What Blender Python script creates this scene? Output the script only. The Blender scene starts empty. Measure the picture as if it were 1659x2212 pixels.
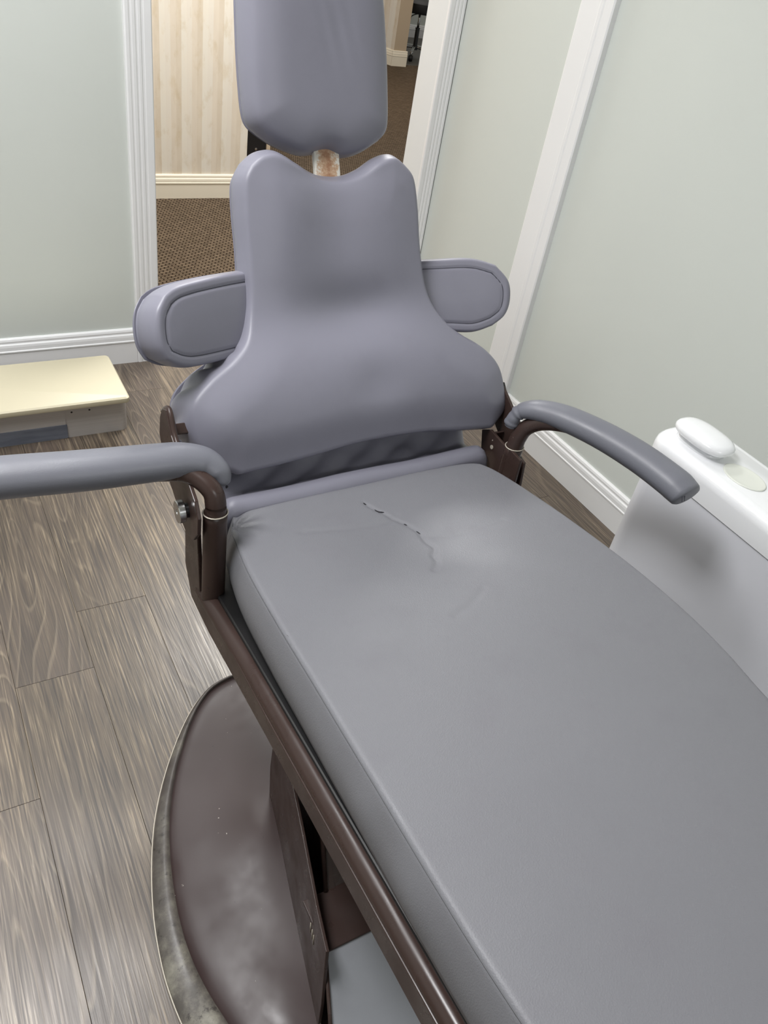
import bpy, bmesh, math, random
import numpy as np
from mathutils import Vector, Matrix
random.seed(7); rng = np.random.RandomState(11)
PI = math.pi
scene = bpy.context.scene
C = scene.collection

# ------------------------------------------------------------------ camera
cam_d = bpy.data.cameras.new('camera')
cam = bpy.data.objects.new('camera', cam_d); C.objects.link(cam)
cam_d.sensor_fit = 'HORIZONTAL'; cam_d.sensor_width = 36.0
cam_d.lens = 1702.7 / 1659 * 36.0
cam_d.clip_start = 0.02; cam_d.clip_end = 60
pitch, roll, yaw = math.radians(37.8457), math.radians(11.1544), math.radians(-35.393)
F = Vector((-math.sin(yaw)*math.cos(pitch), math.cos(yaw)*math.cos(pitch), -math.sin(pitch)))
R0 = Vector((math.cos(yaw), math.sin(yaw), 0)); U0 = R0.cross(F)
R = R0*math.cos(roll) + U0*math.sin(roll); U = -R0*math.sin(roll) + U0*math.cos(roll)
cam.matrix_world = Matrix(((R.x, U.x, -F.x, 0), (R.y, U.y, -F.y, 0), (R.z, U.z, -F.z, 1.35), (0, 0, 0, 1)))
scene.camera = cam

# ------------------------------------------------------------------ world, lamps, exposure
w = bpy.data.worlds.new('world'); scene.world = w; w.use_nodes = True
w.node_tree.nodes['Background'].inputs[0].default_value = (0.9, 0.95, 1.0, 1)
w.node_tree.nodes['Background'].inputs[1].default_value = 0.25
scene.view_settings.view_transform = 'Standard'; scene.view_settings.look = 'None'
scene.view_settings.exposure = 0.38; scene.view_settings.gamma = 1.0
scene.view_settings.use_curve_mapping = False

def area(name, loc, sx, sy, power, col, rot=(0, 0, 0)):
    l = bpy.data.lights.new(name, 'AREA'); l.shape = 'RECTANGLE'; l.size = sx; l.size_y = sy
    l.energy = power; l.color = col
    o = bpy.data.objects.new(name, l); C.objects.link(o); o.location = loc; o.rotation_euler = rot
    return o
area('panel_and_fill_light', (-0.45, 1.00, 2.46), 0.55, 0.75, 33, (0.99, 0.99, 1.0))
area('panel_and_fill_light', (0.05, 1.75, 2.46), 0.45, 0.5, 15, (0.99, 0.99, 1.0))
area('panel_and_fill_light', (0.3, -2.4, 2.46), 1.15, 0.55, 26, (0.97, 0.985, 1.0))  # added fill behind the camera to lift the backrest, no known fixture
area('hall_panel_light', (1.6, 3.2, 2.46), 0.9, 0.45, 54, (0.99, 0.99, 0.98))
area('hall_panel_light', (3.4, 6.2, 2.46), 0.6, 0.6, 30, (1.0, 0.88, 0.74))
area('back_room_light', (5.4, 8.9, 2.46), 0.5, 0.5, 9, (1.0, 0.95, 0.9))

# ------------------------------------------------------------------ node helpers
def mat(name, base=(0.5, 0.5, 0.5), rough=0.5, metal=0.0, spec=0.5, coat=0.0):
    m = bpy.data.materials.new(name); m.use_nodes = True
    b = m.node_tree.nodes['Principled BSDF']
    b.inputs['Base Color'].default_value = (*base, 1); b.inputs['Roughness'].default_value = rough
    b.inputs['Metallic'].default_value = metal; b.inputs['Specular IOR Level'].default_value = spec
    b.inputs['Coat Weight'].default_value = coat
    return m
class NT:
    def __init__(s, m): s.m = m; s.t = m.node_tree; s.b = s.t.nodes['Principled BSDF']
    def n(s, typ, **kw):
        x = s.t.nodes.new(typ)
        for k, v in kw.items():
            if k.startswith('i_'): x.inputs[k[2:].replace('_', ' ')].default_value = v
            else: setattr(x, k, v)
        return x
    def l(s, a, b): s.t.links.new(a, b)
    def coord(s, scale=(1, 1, 1), rot=(0, 0, 0), kind='Object', rand=False):
        tc = s.n('ShaderNodeTexCoord'); mp = s.n('ShaderNodeMapping')
        mp.inputs['Scale'].default_value = scale; mp.inputs['Rotation'].default_value = rot
        if rand:
            oi = s.n('ShaderNodeObjectInfo'); ml = s.n('ShaderNodeVectorMath', operation='SCALE')
            cx = s.n('ShaderNodeCombineXYZ'); s.l(oi.outputs['Random'], cx.inputs[0]); s.l(oi.outputs['Random'], cx.inputs[1]); s.l(oi.outputs['Random'], cx.inputs[2])
            ml.inputs['Scale'].default_value = 37.0; s.l(cx.outputs[0], ml.inputs[0])
            ad = s.n('ShaderNodeVectorMath', operation='ADD'); s.l(tc.outputs[kind], ad.inputs[0]); s.l(ml.outputs[0], ad.inputs[1])
            s.l(ad.outputs[0], mp.inputs[0])
        else: s.l(tc.outputs[kind], mp.inputs[0])
        return mp.outputs[0]
    def noise(s, v, scale, detail=3, rough=0.5, dist=0.0):
        x = s.n('ShaderNodeTexNoise'); x.inputs['Scale'].default_value = scale; x.inputs['Detail'].default_value = detail
        x.inputs['Roughness'].default_value = rough; x.inputs['Distortion'].default_value = dist
        s.l(v, x.inputs['Vector']); return x.outputs['Fac']
    def ramp(s, f, stops, interp='LINEAR'):
        x = s.n('ShaderNodeValToRGB'); x.color_ramp.interpolation = interp
        el = x.color_ramp.elements
        while len(el) < len(stops): el.new(0.5)
        for e, (p, c) in zip(el, stops): e.position = p; e.color = (*c, 1) if len(c) == 3 else c
        s.l(f, x.inputs[0]); return x.outputs[0]
    def mix(s, f, a, b, mode='MIX'):
        x = s.n('ShaderNodeMix', data_type='RGBA', blend_type=mode)
        for sock, v in ((x.inputs[0], f), (x.inputs[6], a), (x.inputs[7], b)):
            if isinstance(v, (int, float)): sock.default_value = v
            elif isinstance(v, tuple): sock.default_value = (*v, 1)
            else: s.l(v, sock)
        return x.outputs[2]
    def math(s, op, a, b=0.0):
        x = s.n('ShaderNodeMath', operation=op)
        for sock, v in ((x.inputs[0], a), (x.inputs[1], b)):
            if isinstance(v, (int, float)): sock.default_value = v
            else: s.l(v, sock)
        return x.outputs[0]
    def bump(s, h, strength=0.2, dist=0.001):
        x = s.n('ShaderNodeBump'); x.inputs['Strength'].default_value = strength; x.inputs['Distance'].default_value = dist
        s.l(h, x.inputs['Height']); s.l(x.outputs[0], s.b.inputs['Normal'])
    def color(s, c): s.l(c, s.b.inputs['Base Color'])
    def rough(s, c): s.l(c, s.b.inputs['Roughness'])
def G(v): return (v, v, v)
def S(r, g, b):   # sRGB 0-255 -> linear
    f = lambda c: (c/255/12.92) if c/255 <= 0.04045 else ((c/255+0.055)/1.055)**2.4
    return (f(r), f(g), f(b))

# ------------------------------------------------------------------ materials
def wall_mat(name, col):
    m = mat(name, col, 0.72, spec=0.3); t = NT(m); v = t.coord()
    f = t.noise(v, 2.2, 3); c = t.mix(f, tuple(x*0.97 for x in col), tuple(min(1, x*1.03) for x in col)); t.color(c)
    t.bump(t.noise(v, 140, 2), 0.06, 0.001); return m
M = {}
M['wall'] = wall_mat('sage_grey_paint', S(209, 213, 208))
M['white'] = wall_mat('white_trim_paint', S(235, 235, 236)); NT(M['white']).b.inputs['Roughness'].default_value = 0.38
M['jamb'] = wall_mat('warm_white_jamb_paint', S(226, 228, 229))
M['cream_trim'] = wall_mat('cream_trim_paint', S(238, 230, 212))
M['ceiling'] = wall_mat('ceiling_white', S(232, 232, 230))
M['hall_paint'] = wall_mat('hall_beige_paint', S(190, 172, 148))

def wood():
    m = mat('grey_brown_oak_vinyl', rough=0.42, spec=0.6); t = NT(m)
    v = t.coord((8.5, 0.95, 1), rand=True)
    f = t.noise(v, 1.0, 1.2, 0.4, 0.35)
    r = t.math('FRACT', t.math('MULTIPLY', f, 19.0))
    rings = t.ramp(r, [(0.0, S(98, 86, 78)), (0.45, S(92, 81, 74)), (0.76, S(80, 70, 64)), (0.86, S(134, 121, 106)), (0.93, S(124, 111, 98)), (1.0, S(98, 86, 78))])
    v2 = t.coord((300, 6, 1), rand=True); fib = t.noise(v2, 1.0, 3, 0.6, 0.3)
    c2 = t.ramp(fib, [(0.36, S(64, 56, 50)), (0.5, S(99, 87, 74)), (0.58, S(114, 101, 86)), (0.66, S(153, 138, 117))])
    v3 = t.coord((3.2, 1.1, 1), rand=True); area_f = t.noise(v3, 1.3, 2)
    gate = t.ramp(area_f, [(0.42, G(0.1)), (0.58, G(0.8))])
    c = t.mix(t.math('MULTIPLY', gate, 0.75), c2, rings)
    v4 = t.coord((4, 0.8, 1), rand=True); tone = t.ramp(t.noise(v4, 1.6, 3), [(0.3, G(0.80)), (0.7, G(1.13))])
    c = t.mix(1.0, c, tone, 'MULTIPLY')
    oi = t.n('ShaderNodeObjectInfo'); pl = t.ramp(oi.outputs['Random'], [(0, G(0.86)), (1, G(1.08))])
    c = t.mix(1.0, c, pl, 'MULTIPLY'); t.color(c)
    t.bump(fib, 0.22, 0.0012)
    t.rough(t.ramp(fib, [(0.3, G(0.42)), (0.7, G(0.26))]))
    return m
M['wood'] = wood()
M['gap'] = mat('dark_joint', S(52, 45, 40), 0.9)

def carpet():
    m = mat('brown_basketweave_carpet', rough=0.95, spec=0.1); t = NT(m)
    v = t.coord((1, 1, 1), (0, 0, math.radians(24)))
    b = t.n('ShaderNodeTexBrick'); t.l(v, b.inputs['Vector'])
    b.inputs['Scale'].default_value = 1.0; b.inputs['Mortar Size'].default_value = 0.0036
    b.inputs['Mortar Smooth'].default_value = 0.6; b.inputs['Brick Width'].default_value = 0.026; b.inputs['Row Height'].default_value = 0.0165
    b.inputs['Color1'].default_value = (*S(124, 109, 92), 1); b.inputs['Color2'].default_value = (*S(100, 88, 74), 1); b.inputs['Mortar'].default_value = (*S(34, 26, 20), 1)
    f = t.noise(v, 300, 2); c = t.mix(0.12, b.outputs['Color'], t.ramp(f, [(0.3, S(70, 54, 40)), (0.7, S(150, 125, 98))])); t.color(c)
    t.bump(t.math('SUBTRACT', 1.0, b.outputs['Fac']), 0.8, 0.004)
    return m
M['carpet'] = carpet()

def wallpaper():
    m = mat('striped_mottled_wallpaper', rough=0.7, spec=0.2); t = NT(m)
    tc = t.n('ShaderNodeTexCoord'); sp = t.n('ShaderNodeSeparateXYZ'); t.l(tc.outputs['Object'], sp.inputs[0])
    u = t.math('ADD', sp.outputs[0], sp.outputs[1])
    st = t.math('FRACT', t.math('MULTIPLY', u, 1/0.098))
    stripe = t.ramp(st, [(0.0, S(228, 221, 209)), (0.25, S(222, 211, 195)), (0.5, S(216, 204, 186)), (0.75, S(230, 224, 212))], 'CONSTANT')
    v = t.coord((22, 22, 11)); blot = t.noise(v, 1.0, 5, 0.6)
    c = t.mix(t.ramp(blot, [(0.53, G(0)), (0.68, G(0.42))]), stripe, S(198, 178, 142))
    v2 = t.coord((30, 30, 9)); c = t.mix(t.ramp(t.noise(v2, 1, 4), [(0.35, G(0.35)), (0.6, G(0))]), c, S(232, 222, 206))
    t.color(c); t.bump(blot, 0.05, 0.001); return m
M['paper'] = wallpaper()

def vinyl(name, col, rough=0.44, grain=0.12):
    m = mat(name, col, rough, spec=0.42); t = NT(m); v = t.coord()
    f = t.noise(v, 3.0, 3); c = t.mix(f, tuple(x*0.95 for x in col), tuple(x*1.05 for x in col))
    sm = t.noise(v, 14, 4); c = t.mix(t.ramp(sm, [(0.55, G(0)), (0.8, G(0.12))]), c, S(100, 92, 102)); t.color(c)
    vo = t.n('ShaderNodeTexVoronoi'); vo.inputs['Scale'].default_value = 620; t.l(v, vo.inputs['Vector'])
    t.bump(vo.outputs['Distance'], grain, 0.0006)
    t.rough(t.ramp(sm, [(0.3, G(rough-0.04)), (0.7, G(rough+0.07))])); return m
M['seat'] = vinyl('grey_vinyl_seat', S(121, 121, 126), 0.44, 0.28)
M['back'] = vinyl('lilac_grey_vinyl', S(132, 131, 143), 0.40, 0.03)
M['arm'] = vinyl('grey_vinyl_arm', S(113, 114, 122), 0.40, 0.10)
M['panel_vinyl'] = vinyl('panel_grey_vinyl', S(160, 162, 168), 0.45, 0.05)
M['seam'] = mat('dark_seam_thread', S(70, 70, 80), 0.7)
M['seat_seam'] = mat('seat_seam_thread', S(96, 96, 100), 0.6)
M['foam'] = mat('dark_torn_foam', S(34, 33, 38), 0.9)

def enamel(name, col, rough=0.32, chips=0.5):
    m = mat(name, col, rough, spec=0.38); t = NT(m); v = t.coord()
    f = t.noise(v, 5, 4); c = t.mix(f, tuple(x*0.86 for x in col), tuple(x*1.12 for x in col))
    ch = t.noise(v, 95, 3, 0.6); c = t.mix(t.ramp(ch, [(0.735, G(0)), (0.76, G(chips))]), c, S(196, 188, 176))
    dk = t.noise(v, 60, 4, 0.7); c = t.mix(t.ramp(dk, [(0.68, G(0)), (0.74, G(0.6))]), c, S(34, 30, 30)); t.color(c)
    t.rough(t.ramp(t.noise(v, 18, 5), [(0.3, G(rough-0.05)), (0.7, G(rough+0.14))]))
    t.bump(t.noise(v, 220, 2), 0.05, 0.0005); return m
M['brown'] = enamel('dark_brown_enamel', S(62, 48, 44), 0.27)
M['base'] = enamel('worn_brown_enamel', S(62, 50, 49), 0.35, 0.8)
def worn():
    m = mat('scuffed_rim_metal', rough=0.4); t = NT(m); v = t.coord()
    f = t.noise(v, 9, 7, 0.6, 0.1)
    c = t.ramp(f, [(0.40, S(66, 59, 57)), (0.52, S(80, 74, 70)), (0.60, S(112, 107, 98)), (0.70, S(140, 135, 122))])
    tc = t.n('ShaderNodeTexCoord'); sp = t.n('ShaderNodeSeparateXYZ'); t.l(tc.outputs['Object'], sp.inputs[0])
    gy = t.ramp(sp.outputs[1], [(0.45, G(1)), (0.85, G(0.15))]); c2 = t.ramp(t.noise(v, 26, 6, 0.7), [(0.40, S(84, 79, 74)), (0.50, S(104, 99, 92)), (0.60, S(126, 122, 111)), (0.72, S(146, 142, 130))]); c = t.mix(gy, c, c2)
    d = t.noise(v, 55, 4, 0.7); c = t.mix(t.ramp(d, [(0.60, G(0)), (0.68, G(0.75))]), c, S(48, 43, 41)); t.color(c)
    t.rough(t.ramp(f, [(0.4, G(0.34)), (0.6, G(0.6))])); t.bump(d, 0.3, 0.001); return m
M['worn'] = worn()
M['chipped'] = mat('bare_edge', S(196, 188, 174), 0.45, 0.2)
M['black'] = mat('black_plastic', S(22, 21, 22), 0.4)
M['rubber'] = mat('black_rubber', S(14, 14, 15), 0.6)
M['chrome'] = mat('chrome', S(205, 205, 205), 0.12, 1.0)
M['alum'] = mat('turned_aluminium', S(205, 205, 205), 0.25, 1.0)
def rusty():
    m = mat('rusty_white_bracket', rough=0.5); t = NT(m); v = t.coord()
    tc = t.n('ShaderNodeTexCoord'); sp = t.n('ShaderNodeSeparateXYZ'); t.l(tc.outputs['Object'], sp.inputs[0])
    f = t.noise(v, 130, 5, 0.7)
    lo = t.math('SUBTRACT', 1.0, t.math('MULTIPLY', t.math('ABSOLUTE', t.math('SUBTRACT', sp.outputs[0], 0.644)), 36.0))
    s_ = t.math('ADD', t.math('MULTIPLY', lo, 0.45), f)
    t.color(t.ramp(s_, [(0.62, S(228, 224, 214)), (0.74, S(204, 172, 142)), (0.95, S(172, 128, 98))])); return m
M['rusty'] = rusty()
M['white_gloss'] = mat('white_gloss_shell', S(240, 241, 243), 0.16, coat=0.4)
M['white_panel'] = mat('pale_grey_panel', S(218, 219, 225), 0.35, spec=0.4)
M['cream_disc'] = mat('cream_insert', S(226, 228, 219), 0.2, coat=0.3)
M['yellow'] = mat('pale_yellow_laminate', S(211, 202, 176), 0.45)
def steel():
    m = mat('brushed_steel', S(200, 194, 190), 0.5, 0.4); t = NT(m); v = t.coord((4, 4, 260))
    f = t.noise(v, 1, 3); t.color(t.ramp(f, [(0.3, S(184, 179, 176)), (0.7, S(194, 189, 186))])); t.bump(f, 0.05, 0.0005); return m
M['steel'] = steel()
def tape():
    m = mat('blue_grey_duct_tape', S(92, 98, 112), 0.4); t = NT(m); v = t.coord((5, 5, 30))
    t.color(t.ramp(t.noise(v, 1.2, 4), [(0.3, S(76, 80, 92)), (0.7, S(120, 124, 134))])); t.bump(t.noise(v, 2, 3), 0.5, 0.002); return m
M['tape'] = tape()
M['dark_floor'] = mat('dark_grey_back_room_floor', S(86, 84, 80), 0.6)

# ------------------------------------------------------------------ mesh helpers
def link(name, me, m, parent=None, smooth=False):
    o = bpy.data.objects.new(name, me); C.objects.link(o)
    if m is not None and not me.materials: me.materials.append(m)
    if parent: o.parent = parent; o.matrix_parent_inverse = Matrix.Translation(parent.location).inverted()
    if smooth:
        for p in me.polygons: p.use_smooth = True
    return o
def from_bm(name, bm, m, parent=None, smooth=False):
    bmesh.ops.recalc_face_normals(bm, faces=bm.faces)
    me = bpy.data.meshes.new(name); bm.to_mesh(me); bm.free()
    return link(name, me, m, parent, smooth)
def from_pd(name, v, f, m, parent=None, smooth=True):
    me = bpy.data.meshes.new(name); me.from_pydata([tuple(map(float, x)) for x in v], [], f); me.update()
    bm = bmesh.new(); bm.from_mesh(me); bmesh.ops.remove_doubles(bm, verts=bm.verts, dist=1e-6)
    bmesh.ops.recalc_face_normals(bm, faces=bm.faces); bm.to_mesh(me); bm.free()
    return link(name, me, m, parent, smooth)
def thing(name, label, cat, loc=(0, 0, 0), group=None):
    o = bpy.data.objects.new(name, None); C.objects.link(o); o.location = loc
    o['label'] = label; o['category'] = cat
    if group: o['group'] = group
    o.empty_display_size = 0.05
    return o
def struct(o, label=None):
    o['kind'] = 'structure'
    if label: o['label'] = label
    return o
def box_bm(x0, x1, y0, y1, z0, z1, bev=0.0, seg=2):
    bm = bmesh.new(); bmesh.ops.create_cube(bm, size=1)
    for v in bm.verts: v.co = Vector((x0+(v.co.x+.5)*(x1-x0), y0+(v.co.y+.5)*(y1-y0), z0+(v.co.z+.5)*(z1-z0)))
    if bev: bmesh.ops.bevel(bm, geom=bm.edges[:], offset=bev, segments=seg, profile=0.5, affect='EDGES')
    return bm
def box(name, x0, x1, y0, y1, z0, z1, m, parent=None, bev=0.0):
    return from_bm(name, box_bm(x0, x1, y0, y1, z0, z1, bev), m, parent, False)
def prism(name, pts, ax_o, ux, uy, depth, m, parent=None, bev=0.0, smooth=False):
    """polygon pts (2-D) in plane (ax_o; ux, uy) thickened by depth along ux x uy"""
    ux, uy = Vector(ux).normalized(), Vector(uy).normalized(); n = ux.cross(uy); o = Vector(ax_o)
    bm = bmesh.new(); vs = [bm.verts.new(o+ux*a+uy*b) for a, b in pts]
    f = bm.faces.new(vs); r = bmesh.ops.extrude_face_region(bm, geom=[f])
    bmesh.ops.translate(bm, vec=n*depth, verts=[e for e in r['geom'] if isinstance(e, bmesh.types.BMVert)])
    if bev: bmesh.ops.bevel(bm, geom=bm.edges[:], offset=bev, segments=2, profile=0.5, affect='EDGES')
    return from_bm(name, bm, m, parent, smooth)
def catmull(P, n, closed=False):
    P = np.asarray(P, float); N = len(P); out = []
    segs = N if closed else N-1
    for i in range(segs):
        if closed: a, b, c, d = P[(i-1) % N], P[i], P[(i+1) % N], P[(i+2) % N]
        else: a, b, c, d = P[max(i-1, 0)], P[i], P[i+1], P[min(i+2, N-1)]
        for k in range(n):
            t = k/n
            out.append(0.5*((2*b)+(-a+c)*t+(2*a-5*b+4*c-d)*t*t+(-a+3*b-3*c+d)*t**3))
    if not closed: out.append(P[-1])
    return np.array(out)
def resample(P, n):
    d = np.r_[0, np.cumsum(np.linalg.norm(np.diff(P, axis=0), axis=1))]
    s = np.linspace(0, d[-1], n); return np.stack([np.interp(s, d, P[:, i]) for i in range(P.shape[1])], 1)
def tube(name, path, rad, m, parent=None, nseg=14, up=(0, 0, 1), cap=True, closed=False, squash=1.0):
    """sweep an ellipse; rad scalar or per-point (a,b): a sideways, b along up"""
    P = np.asarray(path, float); N = len(P); up = np.array(up, float)
    if np.isscalar(rad): Rr = np.full((N, 2), float(rad)); Rr[:, 1] *= squash
    else:
        Rr = np.asarray(rad, float)
        if Rr.ndim == 1: Rr = np.stack([Rr, Rr*squash], 1)
    V = []; prev = None
    for i in range(N):
        if closed: t = P[(i+1) % N]-P[i-1]
        else: t = P[min(i+1, N-1)]-P[max(i-1, 0)]
        t /= np.linalg.norm(t)+1e-12
        s = np.cross(t, up)
        if np.linalg.norm(s) < 0.15 and prev is not None: s = prev-t*(prev@t)
        elif np.linalg.norm(s) < 1e-3: s = np.cross(t, (1, 0, 0))
        s /= np.linalg.norm(s)
        if prev is not None and s@prev < 0: s = -s
        prev = s; b = np.cross(s, t)
        for k in range(nseg):
            a = 2*PI*k/nseg; V.append(P[i]+s*math.cos(a)*Rr[i, 0]+b*math.sin(a)*Rr[i, 1])
    Fc = []
    for i in range(N if closed else N-1):
        j = (i+1) % N
        for k in range(nseg): Fc.append((i*nseg+k, i*nseg+(k+1) % nseg, j*nseg+(k+1) % nseg, j*nseg+k))
    if cap and not closed: Fc += [tuple(range(nseg))[::-1], tuple((N-1)*nseg+k for k in range(nseg))]
    return from_pd(name, V, Fc, m, parent, True)
def lathe(name, prof, m, parent=None, loc=(0, 0, 0), n=24, axis=(0, 0, 1)):
    q = Vector((0, 0, 1)).rotation_difference(Vector(axis).normalized()); V = []; Fc = []
    for r, z in prof:
        for k in range(n):
            a = 2*PI*k/n; V.append(Vector(loc)+q @ Vector((r*math.cos(a), r*math.sin(a), z)))
    for i in range(len(prof)-1):
        for k in range(n): Fc.append((i*n+k, i*n+(k+1) % n, (i+1)*n+(k+1) % n, (i+1)*n+k))
    Fc += [tuple(range(n))[::-1], tuple((len(prof)-1)*n+k for k in range(n))]
    o = from_pd(name, V, Fc, m, parent, True)
    try: o.data.set_sharp_from_angle(angle=math.radians(38))
    except Exception: pass
    return o
def sharp(o, deg=35):
    for p in o.data.polygons: p.use_smooth = True
    o.data.set_sharp_from_angle(angle=math.radians(deg)); return o
def profile_bar(name, prof, start, end, out, up, m, parent=None):
    """prof: list (out, up) swept from start to end"""
    out, up = Vector(out), Vector(up); bm = bmesh.new(); rings = []
    for e in (start, end): rings.append([bm.verts.new(Vector(e)+out*a+up*b) for a, b in prof])
    n = len(prof)
    for i in range(n): bm.faces.new((rings[0][i], rings[0][(i+1) % n], rings[1][(i+1) % n], rings[1][i]))
    bm.faces.new(rings[0]); bm.faces.new(rings[1][::-1])
    return from_bm(name, bm, m, parent)

def seg_dist(pts, line):
    """min distance of pts (N,2) to polyline (M,2)"""
    best = np.full(len(pts), 1e9)
    for a, b in zip(line[:-1], line[1:]):
        ab = b-a; t = np.clip(((pts-a)@ab)/(ab@ab+1e-12), 0, 1)
        best = np.minimum(best, np.linalg.norm(pts-(a+t[:, None]*ab), axis=1))
    return best

def pad(name, sides, frame, thick, r, relief, m, parent=None, nu=60, nv=60, bulge=0.006, nside=6, rear_in=0.01, wrinkle=None):
    """upholstered pad. sides: bottom, right, top, left control polylines (2-D, bottom L->R, right B->T, top L->R, left B->T)"""
    P0, ux, uv, n = [np.array(x, float) for x in frame]
    B, Rr, T, L = [resample(catmull(s, 12), k) for s, k in zip(sides, (nu+1, nv+1, nu+1, nv+1))]
    s = np.linspace(0, 1, nu+1)[None, :, None]; t = np.linspace(0, 1, nv+1)[:, None, None]
    # edge-concentrated parameters
    f = lambda x: x
    Gd = (1-t)*B[None]+t*T[None]+(1-s)*L[:, None]+s*Rr[:, None]-((1-s)*(1-t)*B[0]+s*(1-t)*B[-1]+(1-s)*t*T[0]+s*t*T[-1])
    loop = np.concatenate([B, Rr[1:], T[::-1][1:], L[::-1][1:]])
    flat = Gd.reshape(-1, 2)
    d = seg_dist(flat, loop)
    roll_ = r*(1-np.sqrt(np.clip(1-(1-np.clip(d/r, 0, 1))**2, 0, 1)))
    h = relief(flat[:, 0], flat[:, 1], d)-roll_
    V = P0+flat[:, :1]*ux+flat[:, 1:]*uv+h[:, None]*n
    idx = np.arange((nu+1)*(nv+1)).reshape(nv+1, nu+1)
    Fc = [(idx[j, i], idx[j, i+1], idx[j+1, i+1], idx[j+1, i]) for j in range(nv) for i in range(nu)]
    bi = np.concatenate([idx[0, :], idx[1:, -1], idx[-1, ::-1][1:], idx[::-1, 0][1:-1]])
    bp = flat[bi]; nb = len(bi)
    cen = np.roll(bp, -1, 0)-np.roll(bp, 1, 0); nrm = np.stack([cen[:, 1], -cen[:, 0]], 1); nrm /= np.linalg.norm(nrm, axis=1)[:, None]+1e-9
    V = list(V); last = list(bi); h0 = h[bi]
    arc = np.r_[0, np.cumsum(np.linalg.norm(np.diff(bp, axis=0), axis=1))]
    for k in range(1, nside+1):
        q = k/nside; off = bulge*math.sin(PI*q)-rear_in*q*q
        hh = h0*(1-q)+(-thick)*q
        wv = 0 if wrinkle is None else wrinkle(arc, q, bp)
        pp = bp+nrm*(off+wv)[:, None] if wrinkle is not None else bp+nrm*off
        cur = list(range(len(V), len(V)+nb))
        V += list(P0+pp[:, :1]*ux+pp[:, 1:]*uv+hh[:, None]*n)
        for i in range(nb): Fc.append((last[i], cur[i], cur[(i+1) % nb], last[(i+1) % nb]))
        last = cur
    # back face as an inset copy of the grid
    rear = flat; base = len(V)
    V += list(P0+rear[:, :1]*ux+rear[:, 1:]*uv-(thick-0.0005)*n)
    Fc += [tuple(base+q for q in (idx[j+1, i], idx[j+1, i+1], idx[j, i+1], idx[j, i])) for j in range(nv) for i in range(nu)]
    bb = base+bi
    for i in range(nb): Fc.append((last[i], bb[i], bb[(i+1) % nb], last[(i+1) % nb]))
    o = from_pd(name, V, [tuple(int(a) for a in q) for q in Fc], m, parent, True)
    return o, loop, (P0, ux, uv, n)
def loop3(loop, fr, relief, inset=0.0, lift=0.0):
    P0, ux, uv, n = fr
    lp = loop[:-1] if np.allclose(loop[0], loop[-1]) else loop
    c = np.roll(lp, -1, 0)-np.roll(lp, 1, 0); nr = np.stack([c[:, 1], -c[:, 0]], 1); nr /= np.linalg.norm(nr, axis=1)[:, None]+1e-9
    p = lp-nr*inset
    h = relief(p[:, 0], p[:, 1], np.full(len(p), inset))+lift
    return P0+p[:, :1]*ux+p[:, 1:]*uv+h[:, None]*n
def gauss(x, c, s): return np.exp(-((x-c)/s)**2)

# ================================================================== SETTING
WY, WX = 2.395, 1.628        # face of the door wall, face of the right wall
XL, YB, CZ = -1.9, -4.2, 2.5
OX0, OX1 = 0.655, 1.578      # door opening between the jambs
HY = 3.948                   # hall wall

# floor: subfloor with planks as parts
floor = struct(box('floor', XL, 1.75, YB, 2.50, -0.05, -0.004, M['gap']))
PW, PL = 0.152, 1.22
butts = {1: 1.315, 0: 1.147, -1: 0.885, 2: 0.62, 3: 0.98, -2: 0.42, -3: 1.02, 4: 2.114, 5: 1.40, 6: 0.25, 7: 1.72, 8: 1.02, 9: 1.33, -4: 0.1, -5: 0.7}
plank_cache = {}
for k in range(-10, 11):
    x0 = 0.013+PW*k; x1 = min(x0+PW, WX+0.10)
    if x0 > WX+0.02: continue
    b0 = butts.get(k, (k*0.437) % PL)
    ys = [b0+PL*j for j in range(-6, 5)]
    for ya, yb in zip(ys[:-1], ys[1:]):
        lo, hi = max(ya, YB), min(yb, 2.50)
        if hi-lo < 0.02: continue
        key = (round(x1-x0, 3), round(hi-lo, 3))
        if key not in plank_cache:
            bm = box_bm(-(x1-x0)/2+0.0002, (x1-x0)/2-0.0002, -(hi-lo)/2+0.0003, (hi-lo)/2-0.0003, -0.004, 0.0, 0)
            top = [e for e in bm.edges if all(v.co.z > -0.001 for v in e.verts)]
            bmesh.ops.bevel(bm, geom=top, offset=0.0004, segments=1, affect='EDGES')
            me = bpy.data.meshes.new('plank'); bm.to_mesh(me); bm.free(); me.materials.append(M['wood']); plank_cache[key] = me
        o = bpy.data.objects.new('plank', plank_cache[key]); C.objects.link(o)
        o.location = ((x0+x1)/2, (lo+hi)/2, 0); o.parent = floor
carp = struct(box('floor', 0.30, 4.95, 2.50, 7.72, -0.05, 0.001, M['carpet']), 'brown basketweave hall carpet beyond the doorway')
struct(box('floor', 4.20, 7.4, 7.72, 9.6, -0.05, 0.0, M['dark_floor']), 'dark grey floor of the back room with the stool')
struct(box('ceiling', XL-0.1, 7.5, YB-0.1, 9.7, CZ, CZ+0.08, M['ceiling']))

# walls
def wallbox(name, *a, m='wall', label=None):
    return struct(box(name, *a, M[m]), label)
wallbox('wall_back', XL-0.1, OX0, WY, 2.513, -0.02, CZ)
wallbox('wall_back', OX0, OX1, WY, 2.513, 2.06, CZ, label='wall above the doorway')
wallbox('wall_back', OX1, WX+0.1, WY, 2.513, -0.02, CZ, label='narrow strip of wall right of the doorway')
wallbox('wall_right', WX, WX+0.12, YB, WY, -0.02, CZ)
wallbox('wall_left', XL-0.12, XL, YB, 2.395, -0.02, CZ)
wallbox('wall_front', XL-0.12, WX+0.12, YB-0.12, YB, -0.02, CZ)
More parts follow.
